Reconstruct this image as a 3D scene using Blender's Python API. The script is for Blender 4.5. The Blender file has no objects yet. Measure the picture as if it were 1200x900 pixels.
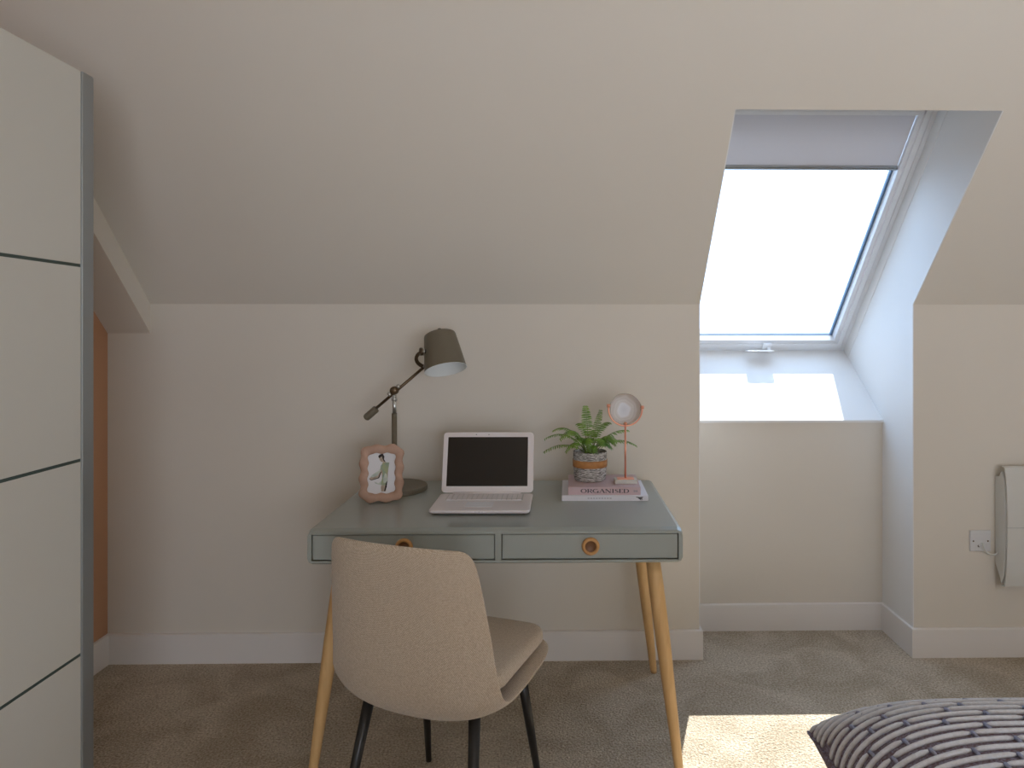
import bpy, bmesh, math, random
from mathutils import Vector, Matrix
random.seed(7)
sc = bpy.context.scene
COL = sc.collection
PI = math.pi

# ------------------------------------------------------------------ camera, world, sun, exposure
YAW = math.radians(0.95)
cam_d = bpy.data.cameras.new('camera')
cam_d.sensor_width = 36.0
cam_d.lens = 24.0
cam_d.shift_x = -66.3 / 1200
cam_d.shift_y = -60.0 / 1200
cam_d.clip_end = 3000
cam = bpy.data.objects.new('camera', cam_d)
cam.location = (0, 0, 1.33)
cam.rotation_euler = (PI / 2, 0, -YAW)
COL.objects.link(cam)
sc.camera = cam

w = bpy.data.worlds.new('sky'); sc.world = w; w.use_nodes = True
bg = w.node_tree.nodes['Background']
bg.inputs['Color'].default_value = (0.48, 0.68, 1.0, 1)
bg.inputs['Strength'].default_value = 4.4

SUN_DIR = Vector((-0.30, -1.0, -1.402)).normalized()
sd = bpy.data.lights.new('sun', 'SUN'); sd.energy = 8.6; sd.angle = math.radians(0.35); sd.color = (1.0, 0.98, 0.96)
so = bpy.data.objects.new('sun', sd); so.rotation_euler = SUN_DIR.to_track_quat('-Z', 'Y').to_euler(); so.location = (3, 8, 9)
COL.objects.link(so)

def area(name, loc, direction, sx, sy, energy, color, portal=False):
    d = bpy.data.lights.new(name, 'AREA'); d.shape = 'RECTANGLE'; d.size = sx; d.size_y = sy
    d.energy = energy; d.color = color
    if portal: d.cycles.is_portal = True
    o = bpy.data.objects.new(name, d); o.location = loc
    o.rotation_euler = Vector(direction).to_track_quat('-Z', 'Z').to_euler()
    COL.objects.link(o); return o
# added warm fill for the interior, just inside an invented window behind the camera
area('rear_fill_light', (1.45, -2.50, 1.05), (0, 1, 0.03), 2.3, 1.6, 55, (1.0, 0.885, 0.745))

vs = sc.view_settings
vs.view_transform = 'Standard'; vs.look = 'None'; vs.gamma = 1.0; vs.use_curve_mapping = False
vs.exposure = 0.12

# ------------------------------------------------------------------ materials
def srgb(r, g, b):
    f = lambda c: (c / 255 / 12.92) if c / 255 <= 0.04045 else ((c / 255 + 0.055) / 1.055) ** 2.4
    return (f(r), f(g), f(b), 1)

def mat(name, col, rough=0.6, metal=0.0, var=0.0, vscale=3.0, bump=0.0, bscale=80.0, spec=0.5, stretch=None, col2=None, bdist=0.002):
    m = bpy.data.materials.new(name); m.use_nodes = True
    nt = m.node_tree; b = nt.nodes['Principled BSDF']
    b.inputs['Base Color'].default_value = col
    b.inputs['Roughness'].default_value = rough
    b.inputs['Metallic'].default_value = metal
    b.inputs['Specular IOR Level'].default_value = spec
    tc = nt.nodes.new('ShaderNodeTexCoord')
    mp = nt.nodes.new('ShaderNodeMapping')
    nt.links.new(tc.outputs['Object'], mp.inputs[0])
    if stretch: mp.inputs['Scale'].default_value = stretch
    if var > 0 or col2:
        n = nt.nodes.new('ShaderNodeTexNoise'); n.inputs['Scale'].default_value = vscale; n.inputs['Detail'].default_value = 5
        nt.links.new(mp.outputs[0], n.inputs['Vector'])
        r = nt.nodes.new('ShaderNodeValToRGB')
        c2 = col2 or tuple(c * (1 - var) for c in col[:3]) + (1,)
        r.color_ramp.elements[0].position = 0.35; r.color_ramp.elements[1].position = 0.65
        r.color_ramp.elements[0].color = c2
        r.color_ramp.elements[1].color = col
        nt.links.new(n.outputs['Fac'], r.inputs[0]); nt.links.new(r.outputs[0], b.inputs['Base Color'])
    if bump > 0:
        n2 = nt.nodes.new('ShaderNodeTexNoise'); n2.inputs['Scale'].default_value = bscale; n2.inputs['Detail'].default_value = 3
        nt.links.new(mp.outputs[0], n2.inputs['Vector'])
        bp = nt.nodes.new('ShaderNodeBump'); bp.inputs['Strength'].default_value = bump; bp.inputs['Distance'].default_value = bdist
        nt.links.new(n2.outputs['Fac'], bp.inputs['Height']); nt.links.new(bp.outputs[0], b.inputs['Normal'])
    return m

M = {}
M['wall'] = mat('wall_paint', (0.77, 0.722, 0.65, 1), 0.9, var=0.02, vscale=1.5, bump=0.06, bscale=220, spec=0.2)
M['trim'] = mat('white_trim_paint', (0.84, 0.81, 0.79, 1), 0.45, bump=0.03, bscale=60)
M['reveal'] = mat('reveal_paint', (0.84, 0.83, 0.82, 1), 0.7, bump=0.04, bscale=200)
M['peach'] = mat('peach_paint', (0.60, 0.335, 0.20, 1), 0.9, var=0.02, bump=0.05, bscale=200, spec=0.2)
M['upvc'] = mat('white_window_lacquer', (0.80, 0.81, 0.83, 1), 0.3)
M['gasket'] = mat('blue_grey_gasket', (0.10, 0.17, 0.27, 1), 0.5, bump=0.02)
M['blind'] = mat('blind_fabric', (0.66, 0.66, 0.71, 1), 0.9, bump=0.1, bscale=900)
M['alu'] = mat('anodised_aluminium', (0.34, 0.36, 0.37, 1), 0.38, metal=0.6, bump=0.02, bscale=30)
M['wardrobe'] = mat('white_door_laminate', (0.63, 0.61, 0.56, 1), 0.4)
M['groove'] = mat('dark_green_glass_strip', (0.05, 0.08, 0.075, 1), 0.3, bump=0.01)
M['sage'] = mat('sage_lacquer', (0.325, 0.35, 0.325, 1), 0.33, var=0.015, bump=0.01, bscale=30)
M['dark_gap'] = mat('dark_gap', (0.02, 0.024, 0.022, 1), 0.8, bump=0.01)
M['black_metal'] = mat('black_powder_coat', (0.012, 0.012, 0.013, 1), 0.35, bump=0.02)
M['taupe'] = mat('taupe_enamel', (0.155, 0.132, 0.092, 1), 0.5, var=0.03, bump=0.02)
M['shade_in'] = mat('shade_lining', (0.80, 0.83, 0.83, 1), 0.6, bump=0.02)
M['bulb'] = mat('opal_bulb_glass', (0.85, 0.82, 0.83, 1), 0.2, bump=0.01)
M['chrome'] = mat('chrome', (0.62, 0.62, 0.60, 1), 0.3, metal=1.0, bump=0.01)
M['bronze'] = mat('brown_bronze', (0.13, 0.09, 0.055, 1), 0.32, metal=0.7, bump=0.01)
M['copper'] = mat('rose_copper', (0.90, 0.42, 0.29, 1), 0.28, metal=0.75, bump=0.01)
M['marble'] = mat('white_marble', (0.62, 0.60, 0.56, 1), 0.4, var=0.12, vscale=30, bump=0.01)
M['laptop'] = mat('white_plastic', (0.76, 0.71, 0.72, 1), 0.38, bump=0.01)
M['key'] = mat('grey_key_plastic', (0.58, 0.58, 0.57, 1), 0.5, bump=0.01)
M['screen'] = mat('black_screen', (0.008, 0.008, 0.008, 1), 0.22, bump=0.003, bscale=5)
M['pink_wood'] = mat('pinkish_wood', (0.50, 0.315, 0.235, 1), 0.6, var=0.15, vscale=12, stretch=(1, 12, 1), bump=0.05)
M['paper'] = mat('paper', (0.74, 0.74, 0.78, 1), 0.8, bump=0.02, bscale=400)
M['pages'] = mat('page_block', (0.80, 0.80, 0.83, 1), 0.8, bump=0.5, bscale=500, stretch=(0.05, 0.05, 1))
M['book_pink'] = mat('mauve_pink_cover', (0.60, 0.44, 0.46, 1), 0.55, var=0.06, vscale=25, bump=0.02)
M['book_white'] = mat('white_cover', (0.75, 0.74, 0.80, 1), 0.5, bump=0.02)
M['ink'] = mat('dark_ink', (0.03, 0.03, 0.045, 1), 0.6, bump=0.01)
M['ink_grey'] = mat('grey_ink', (0.33, 0.30, 0.33, 1), 0.6, bump=0.01)
M['hair'] = mat('drawn_hair', (0.03, 0.022, 0.022, 1), 0.8, bump=0.01)
M['skin_ink'] = mat('drawn_skin', (0.52, 0.42, 0.34, 1), 0.8, var=0.3, vscale=60, bump=0.01)
M['dress'] = mat('drawn_green_dress', (0.40, 0.44, 0.26, 1), 0.8, col2=(0.26, 0.36, 0.33, 1), vscale=70, bump=0.01)
M['dress_pale'] = mat('drawn_pale_wash', (0.62, 0.66, 0.58, 1), 0.8, col2=(0.45, 0.52, 0.50, 1), vscale=80, bump=0.01)
M['leather'] = mat('tan_leather', (0.52, 0.235, 0.075, 1), 0.55, var=0.15, vscale=60, bump=0.1, bscale=300)
M['soil'] = mat('potting_soil', (0.03, 0.022, 0.016, 1), 0.95, var=0.3, vscale=200, bump=0.8, bscale=300)
M['leaf'] = mat('fern_green', (0.23, 0.40, 0.05, 1), 0.5, col2=(0.09, 0.21, 0.03, 1), vscale=22, bump=0.05)
M['stem'] = mat('fern_stem', (0.16, 0.22, 0.05, 1), 0.6, bump=0.02)
M['heater'] = mat('heater_white_enamel', (0.68, 0.68, 0.65, 1), 0.45, bump=0.01)
M['socket'] = mat('white_socket_plastic', (0.70, 0.70, 0.71, 1), 0.35, bump=0.01)
M['cushion'] = mat('cushion_ground_weave', (0.30, 0.29, 0.40, 1), 0.95, col2=(0.17, 0.11, 0.13, 1), vscale=260, bump=0.7, bscale=420)
M['cord'] = mat('pale_cord_yarn', (0.76, 0.78, 0.84, 1), 0.9, var=0.12, vscale=150, bump=0.4, bscale=500)
M['link'] = mat('slate_link_yarn', (0.32, 0.34, 0.46, 1), 0.9, bump=0.3, bscale=400)
M['linen'] = mat('white_bed_linen', (0.72, 0.70, 0.67, 1), 0.9, bump=0.2, bscale=30)
M['hill'] = mat('haze_tinted_woodland', (0.16, 0.25, 0.33, 1), 1.0, var=0.25, vscale=0.05, bump=0.01, spec=0.0)  # aerial haze is painted in as a bluish base colour
M['field'] = mat('distant_fields', (0.16, 0.22, 0.18, 1), 1.0, var=0.2, vscale=0.01, bump=0.01, spec=0.0)
M['roof'] = mat('roof_slate', (0.09, 0.09, 0.10, 1), 0.8, bump=0.1)

M['sage'].node_tree.nodes['Principled BSDF'].inputs['Coat Weight'].default_value = 0.35
M['sage'].node_tree.nodes['Principled BSDF'].inputs['Coat Roughness'].default_value = 0.25

def wood(name, c1, c2, scale=(30, 30, 2.2)):
    m = bpy.data.materials.new(name); m.use_nodes = True; nt = m.node_tree; b = nt.nodes['Principled BSDF']
    b.inputs['Roughness'].default_value = 0.48
    tc = nt.nodes.new('ShaderNodeTexCoord'); mp = nt.nodes.new('ShaderNodeMapping'); mp.inputs['Scale'].default_value = scale
    n = nt.nodes.new('ShaderNodeTexNoise'); n.inputs['Scale'].default_value = 2.5; n.inputs['Detail'].default_value = 6; n.inputs['Distortion'].default_value = 0.6
    r = nt.nodes.new('ShaderNodeValToRGB'); r.color_ramp.elements[0].color = c2; r.color_ramp.elements[1].color = c1
    r.color_ramp.elements[0].position = 0.3; r.color_ramp.elements[1].position = 0.7
    bp = nt.nodes.new('ShaderNodeBump'); bp.inputs['Strength'].default_value = 0.05
    L = nt.links.new
    L(tc.outputs['Object'], mp.inputs[0]); L(mp.outputs[0], n.inputs['Vector']); L(n.outputs['Fac'], r.inputs[0]); L(r.outputs[0], b.inputs['Base Color'])
    L(n.outputs['Fac'], bp.inputs['Height']); L(bp.outputs[0], b.inputs['Normal'])
    return m
M['oak'] = wood('honey_oak', (0.74, 0.48, 0.225, 1), (0.63, 0.385, 0.165, 1))
M['oak_ring'] = wood('turned_oak', (0.60, 0.33, 0.13, 1), (0.48, 0.25, 0.09, 1), (20, 20, 20))
M['oak_dark'] = wood('brown_cup_wood', (0.20, 0.095, 0.045, 1), (0.14, 0.065, 0.03, 1), (20, 20, 20))

def carpet():
    m = bpy.data.materials.new('beige_twist_carpet'); m.use_nodes = True; nt = m.node_tree; b = nt.nodes['Principled BSDF']
    b.inputs['Roughness'].default_value = 1.0; b.inputs['Specular IOR Level'].default_value = 0.05
    L = nt.links.new; N = nt.nodes.new
    tc = N('ShaderNodeTexCoord')
    fine = N('ShaderNodeTexNoise'); fine.inputs['Scale'].default_value = 135; fine.inputs['Detail'].default_value = 4; fine.inputs['Roughness'].default_value = 0.7
    big = N('ShaderNodeTexNoise'); big.inputs['Scale'].default_value = 4.5; big.inputs['Detail'].default_value = 4; big.inputs['Distortion'].default_value = 0.8
    vor = N('ShaderNodeTexVoronoi'); vor.inputs['Scale'].default_value = 140
    for n in (fine, big, vor): L(tc.outputs['Object'], n.inputs['Vector'])
    r1 = N('ShaderNodeValToRGB'); r1.color_ramp.elements[0].position = 0.33; r1.color_ramp.elements[1].position = 0.68
    r1.color_ramp.elements[0].color = (0.38, 0.30, 0.21, 1); r1.color_ramp.elements[1].color = (0.88, 0.78, 0.65, 1)
    r2 = N('ShaderNodeValToRGB'); r2.color_ramp.elements[0].position = 0.38; r2.color_ramp.elements[1].position = 0.62
    r2.color_ramp.elements[0].color = (0.78, 0.76, 0.72, 1); r2.color_ramp.elements[1].color = (1, 1, 1, 1)
    mx = N('ShaderNodeMix'); mx.data_type = 'RGBA'; mx.blend_type = 'MULTIPLY'; mx.inputs[0].default_value = 1.0
    L(fine.outputs['Fac'], r1.inputs[0]); L(big.outputs['Fac'], r2.inputs[0])
    L(r1.outputs[0], mx.inputs[6]); L(r2.outputs[0], mx.inputs[7]); L(mx.outputs[2], b.inputs['Base Color'])
    bp = N('ShaderNodeBump'); bp.inputs['Strength'].default_value = 0.9; bp.inputs['Distance'].default_value = 0.006
    ad = N('ShaderNodeMath'); ad.operation = 'ADD'
    L(fine.outputs['Fac'], ad.inputs[0]); L(vor.outputs['Distance'], ad.inputs[1]); L(ad.outputs[0], bp.inputs['Height']); L(bp.outputs[0], b.inputs['Normal'])
    return m
M['carpet'] = carpet()

def weave(name, c1, c2, sc_=420):
    m = bpy.data.materials.new(name); m.use_nodes = True; nt = m.node_tree; b = nt.nodes['Principled BSDF']
    b.inputs['Roughness'].default_value = 0.92; b.inputs['Specular IOR Level'].default_value = 0.2
    b.inputs['Sheen Weight'].default_value = 0.25
    L = nt.links.new; N = nt.nodes.new
    tc = N('ShaderNodeTexCoord')
    n = N('ShaderNodeTexNoise'); n.inputs['Scale'].default_value = 190; n.inputs['Detail'].default_value = 4; n.inputs['Roughness'].default_value = 0.75
    w1 = N('ShaderNodeTexWave'); w1.bands_direction = 'DIAGONAL'; w1.inputs['Scale'].default_value = sc_ / 6.0; w1.inputs['Distortion'].default_value = 1.5; w1.inputs['Detail'].default_value = 1
    mp = N('ShaderNodeMapping'); mp.inputs['Rotation'].default_value = (0.9, 0.2, 1.3)
    w2 = N('ShaderNodeTexWave'); w2.inputs['Scale'].default_value = sc_ / 5.0; w2.inputs['Distortion'].default_value = 1.2
    L(tc.outputs['Object'], n.inputs['Vector']); L(tc.outputs['Object'], w1.inputs['Vector']); L(tc.outputs['Object'], mp.inputs[0]); L(mp.outputs[0], w2.inputs['Vector'])
    a = N('ShaderNodeMath'); a.operation = 'MULTIPLY'; L(w1.outputs['Fac'], a.inputs[0]); L(w2.outputs['Fac'], a.inputs[1])
    a2 = N('ShaderNodeMath'); a2.operation = 'MULTIPLY_ADD'; a2.inputs[1].default_value = 0.5; L(a.outputs[0], a2.inputs[0]); L(n.outputs['Fac'], a2.inputs[2])
    r = N('ShaderNodeValToRGB'); r.color_ramp.elements[0].position = 0.35; r.color_ramp.elements[1].position = 0.95
    r.color_ramp.elements[0].color = c2; r.color_ramp.elements[1].color = c1
    L(a2.outputs[0], r.inputs[0]); L(r.outputs[0], b.inputs['Base Color'])
    bp = N('ShaderNodeBump'); bp.inputs['Strength'].default_value = 0.5; bp.inputs['Distance'].default_value = 0.0015
    L(a2.outputs[0], bp.inputs['Height']); L(bp.outputs[0], b.inputs['Normal'])
    return m
M['fabric'] = weave('oatmeal_weave', (0.66, 0.545, 0.425, 1), (0.37, 0.285, 0.205, 1), 620)

def basket():
    m = bpy.data.materials.new('grey_woven_pot'); m.use_nodes = True; nt = m.node_tree; b = nt.nodes['Principled BSDF']
    b.inputs['Roughness'].default_value = 0.85
    L = nt.links.new; N = nt.nodes.new
    tc = N('ShaderNodeTexCoord'); mp = N('ShaderNodeMapping'); mp.inputs['Scale'].default_value = (30, 30, 190)
    n = N('ShaderNodeTexNoise'); n.inputs['Scale'].default_value = 1.6; n.inputs['Detail'].default_value = 2; n.inputs['Distortion'].default_value = 1.5
    r = N('ShaderNodeValToRGB'); r.color_ramp.elements[0].position = 0.42; r.color_ramp.elements[1].position = 0.58
    r.color_ramp.elements[0].color = (0.17, 0.16, 0.15, 1); r.color_ramp.elements[1].color = (0.62, 0.60, 0.58, 1)
    bp = N('ShaderNodeBump'); bp.inputs['Strength'].default_value = 0.6; bp.inputs['Distance'].default_value = 0.002
    L(tc.outputs['Object'], mp.inputs[0]); L(mp.outputs[0], n.inputs['Vector']); L(n.outputs['Fac'], r.inputs[0]); L(r.outputs[0], b.inputs['Base Color'])
    L(n.outputs['Fac'], bp.inputs['Height']); L(bp.outputs[0], b.inputs['Normal'])
    return m
M['basket'] = basket()

def agate():
    m = bpy.data.materials.new('banded_agate'); m.use_nodes = True; nt = m.node_tree; b = nt.nodes['Principled BSDF']
    b.inputs['Roughness'].default_value = 0.2
    L = nt.links.new; N = nt.nodes.new
    tc = N('ShaderNodeTexCoord'); n = N('ShaderNodeTexNoise'); n.inputs['Scale'].default_value = 22; n.inputs['Detail'].default_value = 1
    mx = N('ShaderNodeMix'); mx.data_type = 'VECTOR'; mx.inputs[0].default_value = 0.014
    ad = N('ShaderNodeVectorMath'); ad.operation = 'MULTIPLY_ADD'; ad.inputs[1].default_value = (0.022, 0.0, 0.022); 
    L(tc.outputs['Object'], n.inputs['Vector']); L(n.outputs['Color'], ad.inputs[0]); L(tc.outputs['Object'], ad.inputs[2])
    sb = N('ShaderNodeVectorMath'); sb.operation = 'SUBTRACT'; sb.inputs[1].default_value = (0.005, 0.0, 0.0085); L(ad.outputs[0], sb.inputs[0])
    ln = N('ShaderNodeVectorMath'); ln.operation = 'LENGTH'; L(sb.outputs[0], ln.inputs[0])
    sc2 = N('ShaderNodeMath'); sc2.operation = 'DIVIDE'; sc2.inputs[1].default_value = 0.064; L(ln.outputs['Value'], sc2.inputs[0])
    r = N('ShaderNodeValToRGB'); cr = r.color_ramp
    stops = [(0.0, (0.50, 0.50, 0.55)), (0.33, (0.62, 0.61, 0.64)), (0.37, (0.55, 0.50, 0.49)), (0.46, (0.46, 0.40, 0.36)), (0.52, (0.52, 0.46, 0.42)), (0.62, (0.40, 0.33, 0.28)), (0.68, (0.45, 0.37, 0.31)), (0.80, (0.33, 0.25, 0.19)), (1.0, (0.27, 0.18, 0.13))]
    cr.elements[0].position = 0; cr.elements[0].color = stops[0][1] + (1,); cr.elements[1].position = 1; cr.elements[1].color = stops[-1][1] + (1,)
    for p, c in stops[1:-1]:
        e = cr.elements.new(p); e.color = c + (1,)
    L(sc2.outputs[0], r.inputs[0]); L(r.outputs[0], b.inputs['Base Color'])
    return m
M['agate'] = agate()

def glass():
    m = bpy.data.materials.new('window_glass'); m.use_nodes = True; nt = m.node_tree; nt.nodes.clear()
    N = nt.nodes.new; L = nt.links.new
    o = N('ShaderNodeOutputMaterial'); t = N('ShaderNodeBsdfTransparent'); t.inputs[0].default_value = (0.97, 0.985, 0.98, 1)
    g = N('ShaderNodeBsdfGlossy'); g.inputs['Roughness'].default_value = 0.0
    f = N('ShaderNodeFresnel'); f.inputs[0].default_value = 1.25; mx = N('ShaderNodeMixShader')
    L(f.outputs[0], mx.inputs[0]); L(t.outputs[0], mx.inputs[1]); L(g.outputs[0], mx.inputs[2]); L(mx.outputs[0], o.inputs[0])
    return m
M['glass'] = glass()

# ------------------------------------------------------------------ helpers
def obj(name, bm, m, parent=None, smooth=False, loc=None, rot=None, kind=None):
    bmesh.ops.recalc_face_normals(bm, faces=bm.faces)
    me = bpy.data.meshes.new(name); bm.to_mesh(me); bm.free()
    o = bpy.data.objects.new(name, me); COL.objects.link(o)
    me.materials.append(M[m] if isinstance(m, str) else m)
    if smooth:
        for p in me.polygons: p.use_smooth = True
    if parent: o.parent = parent
    if loc: o.location = loc
    if rot: o.rotation_euler = rot
    if kind: o['kind'] = kind
    return o

def thing(name, label, cat, loc=(0, 0, 0), rotz=0.0, group=None):
    o = bpy.data.objects.new(name, None); o.empty_display_size = 0.05; COL.objects.link(o)
    o.location = loc; o.rotation_euler = (0, 0, rotz); o['label'] = label; o['category'] = cat
    if group: o['group'] = group
    return o

def struct(name, bm, m, parent=None):
    o = obj(name, bm, m, parent)
    if not parent: o['kind'] = 'structure'
    return o

def B(): return bmesh.new()

def box(bm, x0, x1, y0, y1, z0, z1, bev=0.0, seg=2, T=None):
    vsx = [bm.verts.new((x, y, z)) for x in (x0, x1) for y in (y0, y1) for z in (z0, z1)]
    idx = [(0, 1, 3, 2), (4, 6, 7, 5), (0, 4, 5, 1), (2, 3, 7, 6), (0, 2, 6, 4), (1, 5, 7, 3)]
    fs = [bm.faces.new([vsx[i] for i in f]) for f in idx]
    if bev > 0:
        es = list({e for f in fs for e in f.edges})
        r = bmesh.ops.bevel(bm, geom=es, offset=bev, segments=seg, profile=0.5, affect='EDGES')
        vv = set(v for v in r['verts']) | {v for v in vsx if v.is_valid}
        for f in r['faces']:
            for v in f.verts: vv.add(v)
        if T:
            for v in vv: v.co = T @ v.co
    elif T:
        for v in vsx: v.co = T @ v.co
    return bm

def prism_x(bm, poly, x0, x1):
    """extrude a (y,z) polygon from x0 to x1"""
    a = [bm.verts.new((x0, y, z)) for y, z in poly]; b = [bm.verts.new((x1, y, z)) for y, z in poly]
    bm.faces.new(a); bm.faces.new(b[::-1])
    n = len(poly)
    for i in range(n):
        bm.faces.new((a[i], a[(i + 1) % n], b[(i + 1) % n], b[i]))
    return bm

def prism_z(bm, poly, z0, z1):
    a = [bm.verts.new((x, y, z0)) for x, y in poly]; b = [bm.verts.new((x, y, z1)) for x, y in poly]
    bm.faces.new(a[::-1]); bm.faces.new(b)
    n = len(poly)
    for i in range(n):
        bm.faces.new((a[i], a[(i + 1) % n], b[(i + 1) % n], b[i]))
    return bm

def tube(bm, pts, rad, n=12, cap=True):
    pts = [Vector(p) for p in pts]
    if not hasattr(rad, '__len__'): rad = [rad] * len(pts)
    rings = []
    up = None
    for i, p in enumerate(pts):
        d = (pts[min(i + 1, len(pts) - 1)] - pts[max(i - 1, 0)]).normalized()
        if up is None:
            up = Vector((0, 0, 1)) if abs(d.z) < 0.9 else Vector((0, 1, 0))
        a = d.cross(up)
        if a.length < 1e-6: a = d.orthogonal()
        a.normalize(); b = a.cross(d).normalized(); up = b
        rings.append([bm.verts.new(p + (a * math.cos(2 * PI * k / n) + b * math.sin(2 * PI * k / n)) * rad[i]) for k in range(n)])
    for i in range(len(rings) - 1):
        for k in range(n):
            bm.faces.new((rings[i][k], rings[i][(k + 1) % n], rings[i + 1][(k + 1) % n], rings[i + 1][k]))
    if cap:
        bm.faces.new(rings[0][::-1]); bm.faces.new(rings[-1])
    return bm

def lathe(bm, prof, n=40, close=False, T=None):
    """prof: list of (r, z)"""
    rings = []
    for r, z in prof:
        if r < 1e-6: rings.append([bm.verts.new((0, 0, z))])
        else: rings.append([bm.verts.new((r * math.cos(2 * PI * k / n), r * math.sin(2 * PI * k / n), z)) for k in range(n)])
    m = len(rings)
    for i in range(m if close else m - 1):
        A = rings[i]; C = rings[(i + 1) % m]
        for k in range(n):
            k2 = (k + 1) % n
            if len(A) == 1 and len(C) == 1: continue
            if len(A) == 1: bm.faces.new((A[0], C[k], C[k2]))
            elif len(C) == 1: bm.faces.new((A[k], A[k2], C[0]))
            else: bm.faces.new((A[k], A[k2], C[k2], C[k]))
    if T:
        for v in bm.verts: v.co = T @ v.co
    return bm

def rrect(x0, x1, y0, y1, r, seg=6):
    pts = []
    for cx, cy, a0 in ((x1 - r, y0 + r, -90), (x1 - r, y1 - r, 0), (x0 + r, y1 - r, 90), (x0 + r, y0 + r, 180)):
        for k in range(seg + 1):
            a = math.radians(a0 + 90 * k / seg); pts.append((cx + r * math.cos(a), cy + r * math.sin(a)))
    return pts

def subsurf(o, lv):
    md = o.modifiers.new('subdivision', 'SUBSURF'); md.levels = lv; md.render_levels = lv; return md

# ------------------------------------------------------------------ room shell
W = 2.78            # knee wall plane
KN = 1.446          # knee wall height
TN = 1.085          # slope
XL, XR, YB = -1.811, 3.1, -2.6
XA, XB = 0.579, 1.465     # window nook
YN = 3.045          # back of the nook
ZC = 2.5
slope = lambda y: KN + TN * (W - y)
YC = W - (ZC - KN) / TN
WO = Vector((0, 3.454, 1.237)); ang = math.atan(TN); CS, SN = math.cos(ang), math.sin(ang)
roofz = lambda y: WO.z + TN * (WO.y - y)
YR = WO.y - (KN - WO.z) / TN      # roof plane at knee height

bm = B(); bmesh.ops.create_grid(bm, x_segments=1, y_segments=1, size=1)
for v in bm.verts: v.co = Vector((0.65 + v.co.x * 2.7, 0.55 + v.co.y * 3.3, 0))
struct('floor', bm, 'carpet')

wall_poly = [(W, -0.05), (3.6, -0.05), (3.6, roofz(3.6)), (YR, KN), (W, KN)]
bm = B(); prism_x(bm, wall_poly, XL - 0.2, XA); prism_x(bm, wall_poly, XB, XR + 0.2)
prism_x(bm, [(YN, -0.05), (3.6, -0.05), (3.6, roofz(3.6)), (WO.y, WO.z), (YN, 0.9395)], XA, XB)
struct('wall_back', bm, 'wall')

# sloped and flat ceiling
cpoly = [(W, KN), (YR, KN), (1.5, roofz(1.5)), (1.5, ZC), (YC, ZC)]
YT = 2.2156; ZT = slope(YT); YT2 = 2.50
bm = B(); prism_x(bm, cpoly, XL - 0.2, XA); prism_x(bm, cpoly, XB, XR + 0.2)
prism_x(bm, [(YT, ZT), (YT2, roofz(YT2)), (1.5, roofz(1.5)), (1.5, ZC), (YC, ZC)], XA, XB)
box(bm, XL - 0.2, XR + 0.2, YB - 0.1, 1.5, ZC, roofz(1.5))
struct('ceiling', bm, 'wall')

bm = B(); box(bm, XL - 0.2, XL, YB - 0.1, 3.6, -0.05, 3.0); struct('wall_left', bm, 'peach')
bm = B(); box(bm, XR, XR + 0.2, YB - 0.1, 3.6, -0.05, 3.0); struct('wall_right', bm, 'wall')
# wall behind the camera with an opening added for the fill light
wx0, wx1, wz0, wz1 = 0.25, 2.65, 0.2, 1.9
bm = B()
box(bm, XL, wx0, YB - 0.1, YB, -0.05, ZC); box(bm, wx1, XR, YB - 0.1, YB, -0.05, ZC)
box(bm, wx0, wx1, YB - 0.1, YB, -0.05, wz0); box(bm, wx0, wx1, YB - 0.1, YB, wz1, ZC)
struct('wall_rear', bm, 'wall')
w2 = bpy.data.objects.new('added_rear_window', None); COL.objects.link(w2); w2.location = (0, YB, 0); w2['kind'] = 'structure'  # invented, unseen window that frames the rear fill light
bm = B()
for a in ((wx0, wx1, wz0, wz0 + .05), (wx0, wx1, wz1 - .05, wz1), (wx0, wx0 + .05, wz0, wz1), (wx1 - .05, wx1, wz0, wz1), (1.425, 1.475, wz0, wz1)):
    box(bm, a[0], a[1], -0.08, -0.02, a[2], a[3])
obj('window_frame', bm, 'upvc', w2)
bm = B(); box(bm, wx0 + .04, wx1 - .04, -0.054, -0.05, wz0 + .04, wz1 - .04); obj('glass_pane', bm, 'glass', w2)

# white linings of the window reveal (a thin skin on the opening sides)
def wp(x, v, n): return Vector((x, WO.y - CS * v - SN * n, WO.z + SN * v - CS * n))
WT = Matrix(((1, 0, 0, 0), (0, -CS, -SN, WO.y), (0, SN, -CS, WO.z), (0, 0, 0, 1)))   # (x, v, n) -> world
TH = 0.004
def lining(x0, x1):
    poly = [(W + 0.001, 0.0), (YN, 0.0), (YN, 0.9395), (WO.y, WO.z), (YT2, roofz(YT2)), (YT + .001, ZT + .0005), (W + 0.001, KN + .0005)]
    b = B(); prism_x(b, poly, x0, x1); return b
struct('trim_1', lining(XB - TH, XB), 'reveal')
struct('trim_2', lining(XA, XA + TH), 'reveal')

# beam box at the left under the slope
bw = -1.64
bm = B()
off = 0.118
YE = 2.22
prism_x(bm, [(W, KN), (W, KN - off), (YE, slope(YE) - off - .012), (YE, slope(YE))], XL, bw)
struct('trim_3', bm, 'wall')

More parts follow.
